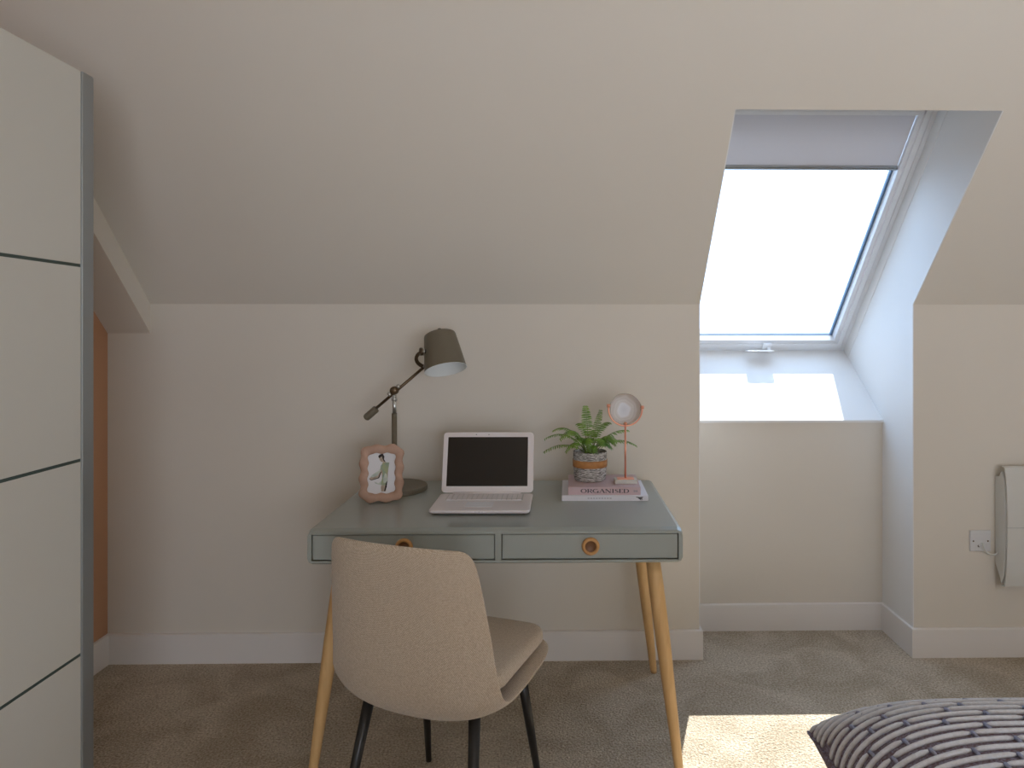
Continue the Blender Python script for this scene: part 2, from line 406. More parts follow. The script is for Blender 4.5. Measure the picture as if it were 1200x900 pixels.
# baseboards
def sweep_board(name, path, t=0.014, h=0.119):
    n = len(path); offp = []
    for i, p in enumerate(path):
        p = Vector(p); ds = []
        if i > 0: ds.append((p - Vector(path[i - 1])).normalized())
        if i < n - 1: ds.append((Vector(path[i + 1]) - p).normalized())
        ns = [Vector((d.y, -d.x)) for d in ds]
        if len(ns) == 1: offp.append((p, ns[0]))
        else:
            m_ = (ns[0] + ns[1]); m_ = m_ / m_.dot(ns[0]) if abs(m_.dot(ns[0])) > 1e-6 else ns[0]
            offp.append((p, m_))
    prof = [(0.0, -0.01), (t, -0.01), (t, h - 0.003), (t - 0.003, h), (0.0, h)]
    bm = B(); rings = [[bm.verts.new((p.x + m_.x * a, p.y + m_.y * a, z)) for a, z in prof] for p, m_ in offp]
    k = len(prof)
    for i in range(n - 1):
        for j in range(k):
            bm.faces.new((rings[i][j], rings[i][(j + 1) % k], rings[i + 1][(j + 1) % k], rings[i + 1][j]))
    bm.faces.new(rings[0][::-1]); bm.faces.new(rings[-1])
    return struct(name, bm, 'trim')
sweep_board('baseboard_back', [(XL, W), (XA, W), (XA, YN), (XB, YN), (XB, W), (XR, W)])
sweep_board('baseboard_left', [(XL, YB), (XL, W - 0.014)])
sweep_board('baseboard_right', [(XR, W - 0.014), (XR, YB)])

# ------------------------------------------------------------------ skylight
sky = bpy.data.objects.new('window_1', None); COL.objects.link(sky); sky.location = WO; sky['kind'] = 'structure'
TI = Matrix.Translation(-WO) @ WT      # local to the window's empty
VT = (WO.y - YT2) / CS                 # top of the frame along the slope
xa, xb = XA + TH, XB - TH
def wb(bm, x0, x1, v0, v1, n0, n1, bev=0.0): return box(bm, x0, x1, v0, v1, n0, n1, bev, 2, TI)
bm = B()      # fixed outer frame
wb(bm, xa, xb, 0, 0.022, -0.12, -0.004, .002); wb(bm, xa, xb, VT - 0.04, VT, -0.12, -0.004, .002)
wb(bm, xa, xa + 0.022, 0.022, VT - .04, -0.12, -0.004, .002); wb(bm, xb - 0.022, xb, 0.022, VT - .04, -0.12, -0.004, .002)
obj('window_frame', bm, 'upvc', sky)
s0, s1, sx0, sx1 = 0.026, 0.078, xa + 0.026, xb - 0.026
ix0, ix1, iv0, iv1 = xa + 0.067, xb - 0.067, 0.067, VT - 0.10
bm = B()      # opening sash: outer step and inner step
for (n0, n1, g, q) in ((-0.10, 0.002, 0.0, 0.018), (-0.095, -0.008, 0.018, 0.0)):
    X0, X1, V0, V1 = sx0 + g, sx1 - g, s0 + g, VT - 0.044 - g
    a0, a1, b0, b1 = (ix0 - q, ix1 + q, iv0 - q, iv1 + q)
    wb(bm, X0, X1, V0, b0, n0, n1, .002); wb(bm, X0, X1, b1, V1, n0, n1, .002)
    wb(bm, X0, a0, b0, b1, n0, n1, .002); wb(bm, a1, X1, b0, b1, n0, n1, .002)
obj('sash', bm, 'upvc', sky)
bm = B()
g = 0.009
wb(bm, ix0, ix1, iv0 - .010, iv0 + .001, -0.062, -0.046); wb(bm, ix0, ix1, iv1 - g, iv1, -0.062, -0.046)
wb(bm, ix0, ix0 + g, iv0, iv1, -0.062, -0.046); wb(bm, ix1 - g, ix1, iv0, iv1, -0.062, -0.046)
obj('gasket', bm, 'gasket', sky)
bm = B(); wb(bm, ix0, ix1, iv0 - .010, iv1, -0.058, -0.054); obj('glass_pane', bm, 'glass', sky)
# roller blind pulled a third of the way down
bm = B(); wb(bm, ix0 - .01, ix1 + .008, 1.262, 1.33, -0.045, 0.006, .004); wb(bm, ix0 - .01, ix1 + .008, 1.274, 1.30, -0.045, 0.012, .003)
obj('blind_headbox', bm, 'upvc', sky)
bm = B()
wb(bm, ix0 + .004, ix1 - .002, 1.03, 1.265, -0.026, -0.0245); obj('blind_fabric', bm, 'blind', sky)
bm = B(); wb(bm, ix0 + .001, ix1 - .001, 1.016, 1.024, -0.034, -0.016, .003); wb(bm, ix0 + .001, ix1 - .001, 1.024, 1.034, -0.031, -0.019, .002)
obj('blind_bottom_bar', bm, 'alu', sky)
# latch on the bottom rail
bm = B(); wb(bm, 1.032, 1.078, 0.026, 0.062, 0.002, 0.013, .003)
lt = obj('latch', bm, 'upvc', sky)
bm = B(); tube(bm, [TI @ Vector((1.062, 0.040, 0.01)), TI @ Vector((1.062, 0.038, 0.038))], 0.0085, 14)
hp0 = TI @ Vector((1.062, 0.038, 0.038)); box(bm, 0.940, 1.071, hp0.y - .050, hp0.y + .006, hp0.z - .002, hp0.z + .0025, .002)
obj('latch_handle', bm, 'upvc', lt)
# lining joint strips next to the frame
bm = B(); wb(bm, xb - 0.003, xb + .001, 0.0, VT, -0.004, 0.055, .0012); wb(bm, xa - .001, xa + 0.003, 0, VT, -0.004, 0.055, .0012)
obj('lining_bead', bm, 'reveal', sky)
# sloping sill board
sl = (WO.z - 0.935) / (WO.y - YN); dy = .002
bm = B(); prism_x(bm, [(YN - 0.012 - WO.y, 0.928 - WO.z), (YN - 0.012 - WO.y, 0.9385 - WO.z), (0.0, 0.004), (0.02, -0.02), (YN + .02 - WO.y, 0.925 - WO.z)], XA, XB)
obj('window_sill', bm, 'reveal', sky)
bm = B(); wb(bm, xa, xb, -0.003, 0.001, -0.004, 0.05, .001); obj('lining_bead', bm, 'reveal', sky)
area('skylight_portal', wp(1.02, 0.7, -0.14), (0, -SN, -CS), 0.9, 1.45, 1, (1, 1, 1), portal=True)

# ------------------------------------------------------------------ distant woodland and fields
bm = B(); N_ = 160; rows = []
for i in range(N_ + 1):
    x = -150 + 700 * i / N_
    top = 3.0 + 2.2 * min(1, max(0, (x - 60) / 260)) + random.uniform(0, 1.1) + 0.6 * math.sin(x * 0.045)
    rows.append([bm.verts.new((x, 590, -30)), bm.verts.new((x, 596, top * .6 - 4)), bm.verts.new((x, 602, top)), bm.verts.new((x, 700, top + 0.3)), bm.verts.new((x, 760, -30))])
for i in range(N_):
    for k in range(4): bm.faces.new((rows[i][k], rows[i + 1][k], rows[i + 1][k + 1], rows[i][k + 1]))
o = struct('hills', bm, 'hill'); o['label'] = 'distant wooded ridge along the horizon, tinted blue-grey with painted haze'
bm = B(); box(bm, -400, 900, 20, 590, -7.2, -7.0); o = struct('ground_outside', bm, 'field')

# ------------------------------------------------------------------ desk
dx0, dx1, dy0, dy1, dz0, dz1 = -0.738, 0.375, 2.02, 2.69, 0.643, 0.75
DC = ((dx0 + dx1) / 2, (dy0 + dy1) / 2)
desk = thing('desk', 'sage green two-drawer desk with splayed oak legs against the back wall', 'desk', (DC[0], DC[1], 0))
def dl(x, y): return (x - DC[0], y - DC[1])
hx, hy = (dx1 - dx0) / 2, (dy1 - dy0) / 2
# carcass: a shell whose outline is a rounded rectangle seen from the front, hollow behind the drawers
bm = B()
ch = 0.016; t = 0.0145
def front_ring(y, gx, gz, c):
    x0, x1, z0, z1 = -hx + gx, hx - gx, dz0 + gz, dz1 - gz
    pts = [(x0 + c, z0), (x1 - c, z0), (x1 - c * .3, z0 + c * .3), (x1, z0 + c), (x1, z1 - c), (x1 - c * .3, z1 - c * .3), (x1 - c, z1), (x0 + c, z1), (x0 + c * .3, z1 - c * .3), (x0, z1 - c), (x0, z0 + c), (x0 + c * .3, z0 + c * .3)]
    return [bm.verts.new((x, y, z)) for x, z in pts]
R = [front_ring(hy, .006, .006, .006), front_ring(hy - .008, 0, 0, ch), front_ring(-hy + .020, 0, 0, ch), front_ring(-hy + .004, .0015, .005, ch), front_ring(-hy, .003, .009, ch * .8), front_ring(-hy, t, t, .0005), front_ring(-hy + 0.03, t, t, .0005)]
for a, b in zip(R[:-1], R[1:]):
    for k in range(12): bm.faces.new((a[k], a[(k + 1) % 12], b[(k + 1) % 12], b[k]))
bm.faces.new(R[0]); bm.faces.new(R[-1][::-1])
obj('carcass', bm, 'sage', desk)
xm = -0.1745 - DC[0]
bm = B(); box(bm, xm - .009, xm + .009, -hy + .001, -hy + .03, dz0 + t, dz1 - t); obj('divider', bm, 'sage', desk)
bm = B(); box(bm, -hx + t, hx - t, -hy + .022, -hy + .029, dz0 + t, dz1 - t); obj('drawer_recess', bm, 'dark_gap', desk)
zc = (dz0 + dz1) / 2
for x0, x1, rx in ((-hx + t + .0025, xm - .0115, -0.452), (xm + .0115, hx - t - .0025, 0.099)):
    bm = B(); box(bm, x0, x1, -hy + .004, -hy + .021, dz0 + t + .003, dz1 - t - .003, .0012, 1)
    dr = obj('drawer', bm, 'sage', desk)
    T = Matrix.Translation((rx - DC[0], -hy + .004, zc + .001)) @ Matrix.Rotation(PI / 2, 4, 'X')
    bm = B(); lathe(bm, [(.0165, .0), (.0255, .0), (.0265, .003), (.0255, .008), (.022, .0105), (.018, .010), (.0165, .007)], 40, True, T)
    h = obj('drawer_pull', bm, 'oak_ring', dr, True)
    bm = B(); lathe(bm, [(0, .001), (.010, .0015), (.0155, .004), (.0168, .006), (.0168, 0), (0, 0)], 32, False, T)
    obj('pull_cup', bm, 'oak_dark', dr, True)
for sx in (-1, 1):
    for (ft, fb, r0) in (((0.295, 2.115), (0.368, 2.045), .020), ((0.300, 2.60), (0.378, 2.668), .020)):
        tx, bx = ft[0] - DC[0], fb[0] - DC[0]
        p0 = Vector((sx * tx, ft[1] - DC[1], dz0)); p1 = Vector((sx * bx, fb[1] - DC[1], 0.001))
        pts = [p0 + (p1 - p0) * k for k in (0, .15, .4, .7, .97, 1.0)]
        bm = B(); tube(bm, pts, [.0215, .0235, .0225, .018, .0135, .012], 20)
        obj('leg', bm, 'oak', desk, True)
bm = B(); box(bm, -hx + .12, hx - .12, -hy + .07, hy - .05, dz0 - .006, dz0 + .002); obj('underframe', bm, 'sage', desk)
TOP = dz1

# ------------------------------------------------------------------ chair
ca = math.radians(20.5)
chair = thing('desk_chair', 'oatmeal upholstered chair with thin black legs pulled out before the desk', 'chair', (-0.297, 1.87, 0), -ca)
# (y, z, half width, side curl in z, side curl in y, thickness)
PR = [(.212, .446, .170, -.004, 0, .012), (.205, .434, .212, -.002, 0, .028), (.16, .420, .236, .008, 0, .034), (.07, .408, .246, .020, 0, .036), (-.04, .396, .250, .034, 0, .037), (-.13, .386, .250, .046, .006, .038),
      (-.190, .396, .248, .050, .026, .038), (-.222, .438, .243, .036, .046, .036), (-.240, .515, .234, .016, .056, .034), (-.252, .60, .228, .004, .056, .032), (-.262, .69, .218, 0, .052, .030), (-.270, .77, .207, .004, .045, .028), (-.275, .812, .199, -.002, .040, .024), (-.276, .832, .178, -.006, .032, .010)]
bm = B(); NU = 12
top = []; bot = []
cs = [Vector((0, p[0], p[1])) for p in PR]
for i, p in enumerate(PR):
    d = (cs[min(i + 1, len(PR) - 1)] - cs[max(i - 1, 0)]).normalized()
    nrm = Vector((0, -d.z, d.y)) * -1 if False else Vector((0, d.z, -d.y))
    # inner side: up on the seat, forward on the back
    if i < 6 and nrm.z < 0: nrm = -nrm
    if i >= 6 and nrm.y < 0: nrm = -nrm
    ra, rb = [], []
    for k in range(NU + 1):
        u = -1 + 2 * k / NU
        e = abs(u) ** 2.6
        c = Vector((u * p[2], p[0] + p[4] * e, p[1] + p[3] * e))
        th = p[5] * (1 - 0.75 * abs(u) ** 8)
        ra.append(bm.verts.new(c + nrm * th / 2)); rb.append(bm.verts.new(c - nrm * th / 2))
    top.append(ra); bot.append(rb)
n = len(PR)
for i in range(n - 1):
    for k in range(NU):
        bm.faces.new((top[i][k], top[i][k + 1], top[i + 1][k + 1], top[i + 1][k]))
        bm.faces.new((bot[i][k], bot[i + 1][k], bot[i + 1][k + 1], bot[i][k + 1]))
    for k in (0, NU): bm.faces.new((top[i][k], top[i + 1][k], bot[i + 1][k], bot[i][k]))
for i in (0, n - 1):
    for k in range(NU): bm.faces.new((top[i][k], top[i][k + 1], bot[i][k + 1], bot[i][k]))
subsurf(obj('shell', bm, 'fabric', chair, True), 2)
# seat pad
bm = B()
rings = []
for (g, z) in ((.035, .446), (.006, .449), (0, .456), (0, .474), (.005, .484), (.02, .489), (.06, .491)):
    ring = []
    for (x, y) in rrect(-.228 + g, .228 - g, -.180 + g, .218 - g, .06 - g * .4, 5):
        taper = 1 - 0.10 * max(0, (y) / .22)
        zz = z + .014 * (abs(x) / .228) ** 3 * max(0, -y / .2) - .008 * max(0, y / .2) ** 2 + 0.006 * max(0, (0.02 - y) / .2)
        ring.append(bm.verts.new((x * taper, y, zz)))
    rings.append(ring)
m_ = len(rings[0])
for a, b in zip(rings[:-1], rings[1:]):
    for k in range(m_): bm.faces.new((a[k], a[(k + 1) % m_], b[(k + 1) % m_], b[k]))
bm.faces.new(rings[0][::-1]); bm.faces.new(rings[-1])
obj('seat_pad', bm, 'fabric', chair, True)
for sx, sy, t0, b0 in ((-1, 1, (.155, .125), (.186, .206)), (1, 1, (.155, .125), (.186, .206)), (-1, -1, (.150, -.135), (.190, -.236)), (1, -1, (.150, -.135), (.190, -.236))):
    bm = B(); p0 = Vector((sx * t0[0], t0[1], .405)); p1 = Vector((sx * b0[0], b0[1], 0.001))
    tube(bm, [p0, p0.lerp(p1, .5), p1], [.0155, .0125, .0085], 16); obj('leg', bm, 'black_metal', chair, True)
bm = B(); box(bm, -.12, .12, -.08, .12, .374, .386, .002)
for sx in (-1, 1):
    tube(bm, [(sx * .12, .12, .382), (sx * .12, -.08, .380)], .008, 10)
obj('under_seat_frame', bm, 'black_metal', chair)

# ------------------------------------------------------------------ desk lamp
LY = 2.53; lamp = thing('desk_lamp', 'taupe desk lamp with tilted drum shade and counterweight arm', 'lamp', (-0.601, LY, TOP))
lb = Vector((-0.601, LY, TOP))
def L_(x, z, y=LY): return Vector((x, y, z)) - lb
bm = B(); lathe(bm, [(0, 0), (.117, 0), (.1195, .002), (.1195, .015), (.117, .018), (0, .018)], 64); obj('base', bm, 'taupe', lamp, True).data.set_sharp_from_angle(angle=.6)
bm = B(); tube(bm, [(0, 0, .018), (0, 0, .283)], .0098, 20); obj('pole', bm, 'taupe', lamp, True)
bm = B(); tube(bm, [(0, 0, .283), (0, 0, .335)], .0072, 20); tube(bm, [(0, 0, .330), (0, 0, .340)], .0105, 20); tube(bm, [(0, 0, .340), (0, 0, .350)], .0075, 16)
obj('upper_pole', bm, 'chrome', lamp, True)
J = L_(-0.601, 1.117); AE = L_(-0.492, 1.2035); CW = L_(-0.708, 1.014)
dv = (AE - CW).normalized(); JJ = (J + Vector((0, 0, 0)))
bm = B(); T = Matrix.Translation(J) @ Matrix.Rotation(PI / 2, 4, 'X'); lathe(bm, [(0, -.013), (.0125, -.013), (.0155, -.009), (.0155, .009), (.0125, .013), (.006, .016), (0, .016)], 28, False, T)
obj('joint_knob', bm, 'bronze', lamp, True)
A0 = J + Vector((0, 0, .002))
bm = B(); tube(bm, [A0 - (A0 - CW) * 0.75, AE], .0056, 14); obj('arm', bm, 'bronze', lamp, True)
bm = B()
for q in (-.024, .020):
    c_ = A0 + dv * q; tube(bm, [c_ - dv * .005, c_ + dv * .005], .0088, 16)
obj('arm_collar', bm, 'chrome', lamp, True)
bm = B(); c0 = CW + dv * .055
pts = [CW - dv * .001, CW + dv * .003, CW + dv * .009, c0 - dv * .003, c0]
tube(bm, pts, [.007, .0125, .0138, .0138, .012], 24); obj('counterweight', bm, 'taupe', lamp, True)
# shade
TC = Vector((-0.4345, LY - .002, 1.326)) - lb; BC = Vector((-0.4045, LY - .047, 1.196)) - lb
ax = (BC - TC).normalized(); H_ = (BC - TC).length
q = ax.to_track_quat('Z', 'Y').to_matrix().to_4x4()
ST = Matrix.Translation(TC) @ q
bm = B(); lathe(bm, [(0, 0), (.050, 0), (.0565, .004), (.0585, .010), (.0765, H_), (.0752, H_), (.057, .012), (0, .006)], 56, False, ST)
sh = obj('shade', bm, 'taupe', lamp, True); sh.data.set_sharp_from_angle(angle=.9)
bm = B(); lathe(bm, [(0, .008), (.055, .0125), (.0745, H_ - .0005), (.0760, H_ + .0004), (.0768, H_ + .0002), (.0768, H_ - .001)], 56, False, ST); obj('shade_lining', bm, 'shade_in', sh, True)
bm = B(); lathe(bm, [(0, .008), (.014, .01), (.014, .05), (.0, .05)], 20, False, ST); obj('bulb_holder', bm, 'shade_in', sh, True)
bm = B(); lathe(bm, [(0, .048), (.013, .05), (.016, .062), (.026, .085), (.024, .10), (.012, .112), (0, .115)], 24, False, ST); obj('bulb', bm, 'bulb', sh, True)
bm = B(); lathe(bm, [(0, -.008), (.006, -.008), (.007, -.003), (.007, .002), (0, .002)], 14, False, ST @ Matrix.Translation((-.012, .03, 0))); obj('top_screw', bm, 'black_metal', sh, True)
# curved bracket (a fork) from the arm end to the side of the shade
mid = TC + ax * (H_ * .47)
lft = Vector((-1, -0.05, -.22)).normalized()
PV = mid + Vector((-.84, -.54, -.03)).normalized() * .080
pts = [AE + Vector((.008, 0, -.002)), AE + Vector((-.006, -.004, .003)), AE + Vector((-.020, -.014, .014)), AE + Vector((-.026, -.026, .030)), AE + Vector((-.016, -.044, .047)), PV + Vector((-.002, -.006, -.002))]
bm = B(); rr = []
for i, p in enumerate(pts):
    d = (pts[min(i + 1, 5)] - pts[max(i - 1, 0)]).normalized(); sdv = d.cross(Vector((0.35, -1, .2))).normalized() * .008; nv = d.cross(sdv).normalized() * .0014
    rr.append([bm.verts.new(p + a) for a in (sdv + nv, -sdv + nv, -sdv - nv, sdv - nv)])
for a, b in zip(rr[:-1], rr[1:]):
    for k in range(4): bm.faces.new((a[k], a[(k + 1) % 4], b[(k + 1) % 4], b[k]))
bm.faces.new(rr[0]); bm.faces.new(rr[-1][::-1])
subsurf(obj('bracket', bm, 'bronze', lamp, True), 1)
dd = (mid - PV).normalized()
bm = B(); tube(bm, [PV - dd * .005, PV + dd * .002], .0145, 20); obj('pivot_disc', bm, 'bronze', lamp, True)
bm = B(); tube(bm, [PV + dd * .002, PV + dd * .006], .0150, 20); obj('pivot_disc', bm, 'chrome', lamp, True)
bm = B(); tube(bm, [PV + dd * .004, PV + dd * .026], .008, 16); obj('pivot_pin', bm, 'black_metal', lamp, True)
bm = B(); tube(bm, [AE - dv * .002, AE + dv * .012], .0065, 14); obj('arm_tip', bm, 'chrome', lamp, True)

# ------------------------------------------------------------------ picture frame
fr_c = Vector((-0.600, 2.335, TOP))
frame = thing('picture_frame', 'wavy pinkish wooden frame holding a fashion sketch, leaning beside lamp base', 'picture frame', fr_c, math.radians(9))
tilt = math.radians(11)
FT = Matrix.Rotation(-tilt, 4, 'X')      # local x, z in frame plane, y depth
FW, FH = 0.150, 0.198
def ring_curve(hw_, hh_, r, amp, phase, N=180):
    # rounded rectangle by arc length with a wave pushed along its normal
    base = []
    for cx, cz, a0 in ((hw_ - r, -hh_ + r, -90), (hw_ - r, hh_ - r, 0), (-hw_ + r, hh_ - r, 90), (-hw_ + r, -hh_ + r, 180)):
        for k in range(13):
            a = math.radians(a0 + 90 * k / 12); base.append((cx + r * math.cos(a), cz + r * math.sin(a), math.cos(a), math.sin(a)))
    base.append(base[0]); L = [0]
    for i in range(1, len(base)): L.append(L[-1] + math.dist(base[i][:2], base[i - 1][:2]))
    out = []; j = 0
    for i in range(N):
        s = L[-1] * i / N
        while L[j + 1] < s: j += 1
        f = (s - L[j]) / max(1e-9, L[j + 1] - L[j]); p = [base[j][c] * (1 - f) + base[j + 1][c] * f for c in range(4)]
        w_ = amp * math.cos(2 * PI * (12 * i / N) + phase)
        out.append((p[0] + p[2] * w_, p[1] + p[3] * w_))
    return out
oc = ring_curve(FW / 2 - .003, FH / 2 - .003, .034, .0030, 2.6)
ic = ring_curve(FW / 2 - .030, FH / 2 - .032, .012, .0021, 2.6)
bm = B(); N = 180; rings = []
def lay(c, f, y): return [bm.verts.new(FT @ Vector((p[0], y + (-.0010 * math.cos(2 * PI * 12 * i / N + 2.6) if y < 0 else 0), p[1] + FH / 2 + .001))) for i, p in enumerate(c)]
mixc = lambda f: [(a[0] * (1 - f) + b[0] * f, a[1] * (1 - f) + b[1] * f) for a, b in zip(oc, ic)]
rings = [lay(mixc(0), 0, .008), lay(mixc(0), 0, -.004), lay(mixc(.06), 0, -.0072), lay(mixc(.5), 0, -.0085), lay(mixc(.95), 0, -.0072), lay(mixc(1), 0, -.005), lay(mixc(1), 0, .004)]
for a, b in zip(rings[:-1], rings[1:]):
    for k in range(N): bm.faces.new((a[k], a[(k + 1) % N], b[(k + 1) % N], b[k]))
bm.faces.new(rings[0])
obj('frame_border', bm, 'pink_wood', frame, True)
ZF = FH / 2 + .001
bm = B(); box(bm, -.052, .052, .0015, .0035, ZF - .078, ZF + .078, T=FT); pr_ = obj('print', bm, 'paper', frame)
# the sketch: flat ink shapes on the paper. coordinates are crop pixels of the drawing, mapped to the paper
def sk(px, py, y): # frame outline in drawing pixels: x 110..660, y 110..825
    return FT @ Vector(((px - 385) / 550 * FW, y, ZF - (py - 468) / 715 * FH))
def blot(name, pts, m, y):
    bm = B(); a = [bm.verts.new(sk(*p, y)) for p in pts]; f = bm.faces.new(a)
    r = bmesh.ops.extrude_face_region(bm, geom=[f]);
    for v in r['geom']:
        if isinstance(v, bmesh.types.BMVert): v.co += FT @ Vector((0, -.0002, 0))
    obj(name, bm, m, pr_)
blot('drawn_figure', [(352, 262), (385, 255), (412, 300), (425, 330), (470, 350), (465, 450), (458, 560), (440, 690), (385, 690), (378, 640), (395, 560), (385, 460), (360, 520), (262, 550), (235, 525), (250, 515), (340, 495), (372, 430), (380, 370), (400, 335), (372, 325), (355, 300)], 'skin_ink', .0013)
blot('drawn_hair', [(368, 215), (402, 215), (400, 240), (415, 262), (412, 300), (432, 332), (410, 325), (392, 288), (385, 262), (368, 275), (350, 285), (340, 262), (355, 240), (372, 236)], 'hair', .0009)
blot('drawn_dress', [(400, 345), (430, 340), (478, 340), (470, 400), (452, 470), (462, 560), (448, 612), (405, 620), (375, 600), (392, 530), (400, 470), (385, 420), (368, 430), (372, 380)], 'dress', .0009)
blot('drawn_wash', [(245, 512), (290, 470), (350, 440), (378, 400), (372, 450), (330, 500), (280, 515)], 'dress_pale', .0011)
blot('drawn_wash', [(300, 570), (350, 590), (382, 560), (390, 615), (350, 605), (310, 590)], 'dress_pale', .0011)
blot('drawn_wash', [(425, 470), (448, 480), (460, 560), (440, 585), (412, 590), (405, 540)], 'dress_pale', .0007)
blot('drawn_line', [(240, 528), (262, 545), (345, 520), (372, 450), (382, 452), (356, 528), (262, 553), (236, 535)], 'hair', .0009)
blot('drawn_line', [(440, 585), (458, 560), (450, 640), (432, 688), (418, 688), (428, 640)], 'hair', .0008)
bm = B(); T2 = Matrix.Translation((0, .036, .145)) @ Matrix.Rotation(math.radians(9), 4, 'X'); box(bm, -.02, .02, 0, .003, -.148, 0, T=T2); obj('easel_strut', bm, 'black_metal', frame)

# ------------------------------------------------------------------ laptop
LX, LYb = -0.2455, 2.393
lap = thing('laptop', 'open white laptop with black screen, centred on the desk', 'laptop', (LX, LYb, TOP), math.radians(-.6))
hwl = .161; dep = .228
def slab(bm, x0, x1, y0, y1, r, layers, T=None):
    rings = []
    for g, z in layers: rings.append([bm.verts.new((T @ Vector((x, y, z))) if T else (x, y, z)) for x, y in rrect(x0 + g, x1 - g, y0 + g, y1 - g, max(.001, r - g), 5)])
    k_ = len(rings[0])
    for a, b in zip(rings[:-1], rings[1:]):
        for k in range(k_): bm.faces.new((a[k], a[(k + 1) % k_], b[(k + 1) % k_], b[k]))
    bm.faces.new(rings[0][::-1]); bm.faces.new(rings[-1]); return bm
bm = B(); slab(bm, -hwl, hwl, -dep, 0, .014, [(.012, .0035), (.004, .007), (.0, .011), (0, .016), (.002, .018)])
base = obj('keyboard_base', bm, 'laptop', lap)
bm = B(); slab(bm, -.13, .13, -.10, -.012, .003, [(0, .0172), (0, .0186)])
obj('keyboard_well', bm, 'key', base)
bm = B()
for r in range(6):
    nk = 15
    for c in range(nk):
        x = -.126 + c * .0169; y = -.0165 - r * .0142
        if r == 5 and 4 < c < 9: continue
        box(bm, x, x + .0145, y - .011, y, .0186, .0208)
    if r == 5: box(bm, -.126 + 5 * .0169, -.126 + 9 * .0169 - .002, y - .011, y, .0186, .0208)
obj('keys', bm, 'laptop', base, kind='stuff')
bm = B(); slab(bm, -.052, .038, -.187, -.122, .004, [(0, .0175), (0, .0187)]); obj('trackpad', bm, 'paper', base)
for x in (-.012, .0, .010):
    bm = B(); box(bm, x - .0012, x + .0012, -dep - .0004, -dep + .004, .0118, .0134); obj('status_light', bm, 'ink_grey', base)
for x, y in ((-.14, -.20), (.14, -.20), (-.14, -.02), (.14, -.02)):
    bm = B(); tube(bm, [(x, y, 0), (x, y, .006)], .007, 12); obj('foot', bm, 'black_metal', base)
lt_ = math.radians(16)
T = Matrix.Translation((0, .003, .018)) @ Matrix.Rotation(-lt_, 4, 'X')
T3 = T @ Matrix.Rotation(PI / 2, 4, 'X')      # slab plane x,y -> x,z ; z -> -y
LH = .213
bm = B(); slab(bm, -hwl, hwl, 0.002, LH, .014, [(.003, -.009), (0, -.007), (0, -.001), (.002, 0.0)], T3); lid = obj('lid', bm, 'laptop', lap)
bm = B(); slab(bm, -.1445, .1405, .024, .196, .0015, [(0, -.0002), (0, .0007)], T3); obj('screen', bm, 'screen', lid)
for x in (.0, -.045):
    bm = B(); slab(bm, x - .0015, x + .0015, .2035, .2065, .001, [(0, 0), (0, .0005)], T3); obj('camera_dot', bm, 'ink', lid)
bm = B(); tube(bm, [(-.118, .0025, .0175), (-.03 - .09, .0025, .0175)], .004, 10)
tube(bm, [(-.118, .002, .0185), (.118, .002, .0185)], .0048, 12); obj('hinge', bm, 'laptop', lap, True)

# ------------------------------------------------------------------ books
def book(name, label, x0, x1, y0, y1, z0, z1, cover, rot):
    cx, cy = (x0 + x1) / 2, (y0 + y1) / 2
    t = thing(name, label, 'book', (cx, cy, z0), rot, 'books stacked on the desk')
    a, b, h = (x1 - x0) / 2, (y1 - y0) / 2, z1 - z0; c = .0022
    bm = B(); box(bm, -a, a, -b, b, 0, c, .0005, 1); box(bm, -a, a, -b, b, h - c, h, .0005, 1); box(bm, -a, a, -b, -b + c, c * .5, h - c * .5, .0005, 1)
    obj('cover', bm, cover, t)
    bm = B(); box(bm, -a + .003, a - .003, -b + .001, b - .003, c, h - c); obj('page_block', bm, 'pages', t)
    return t, a, b, h
b1, a1, bb1, h1 = book('book', 'white hardback book at the bottom of the stack on the desk', 0.018, 0.316, 2.352, 2.598, TOP, TOP + .019, 'book_white', math.radians(-1))
b2, a2, bb2, h2 = book('book', 'mauve pink hardback titled ORGANISED, on top of the white book', 0.040, 0.291, 2.360, 2.570, TOP + .019, TOP + .046, 'book_pink', math.radians(-1.5))
def stroke(bm, pts, ws, y, flip=1):
    """flat stroke of varying width in the x-z plane"""
    pts = [Vector((p[0], 0, p[1])) for p in pts]
    if not hasattr(ws, '__len__'): ws = [ws] * len(pts)
    A, Bv = [], []
    for i, p in enumerate(pts):
        d = (pts[min(i + 1, len(pts) - 1)] - pts[max(i - 1, 0)]).normalized(); nn = Vector((-d.z, 0, d.x)) * ws[i] / 2
        A.append((p + nn)); Bv.append((p - nn))
    f = [bm.verts.new((v.x, y, v.z)) for v in A]; g = [bm.verts.new((v.x, y, v.z)) for v in Bv]
    f2 = [bm.verts.new((v.x, y + .0004, v.z)) for v in A]; g2 = [bm.verts.new((v.x, y + .0004, v.z)) for v in Bv]
    for i in range(len(pts) - 1):
        bm.faces.new((f[i], f[i + 1], g[i + 1], g[i])); bm.faces.new((f2[i], g2[i], g2[i + 1], f2[i + 1]))
        bm.faces.new((f[i], f2[i], f2[i + 1], f[i + 1])); bm.faces.new((g[i], g[i + 1], g2[i + 1], g2[i]))
def arc(cx, cz, rx, rz, a0, a1, n=14): return [(cx + rx * math.cos(math.radians(a0 + (a1 - a0) * k / n)), cz + rz * math.sin(math.radians(a0 + (a1 - a0) * k / n))) for k in range(n + 1)]
def wv(n, lo, hi, f): return [lo + (hi - lo) * abs(f(k / (n - 1))) for k in range(n)]
TK, TH_ = .16, .06
def serif(bm, x, z, w=.30): stroke(bm, [(x - w / 2, z), (x + w / 2, z)], .05, 0)
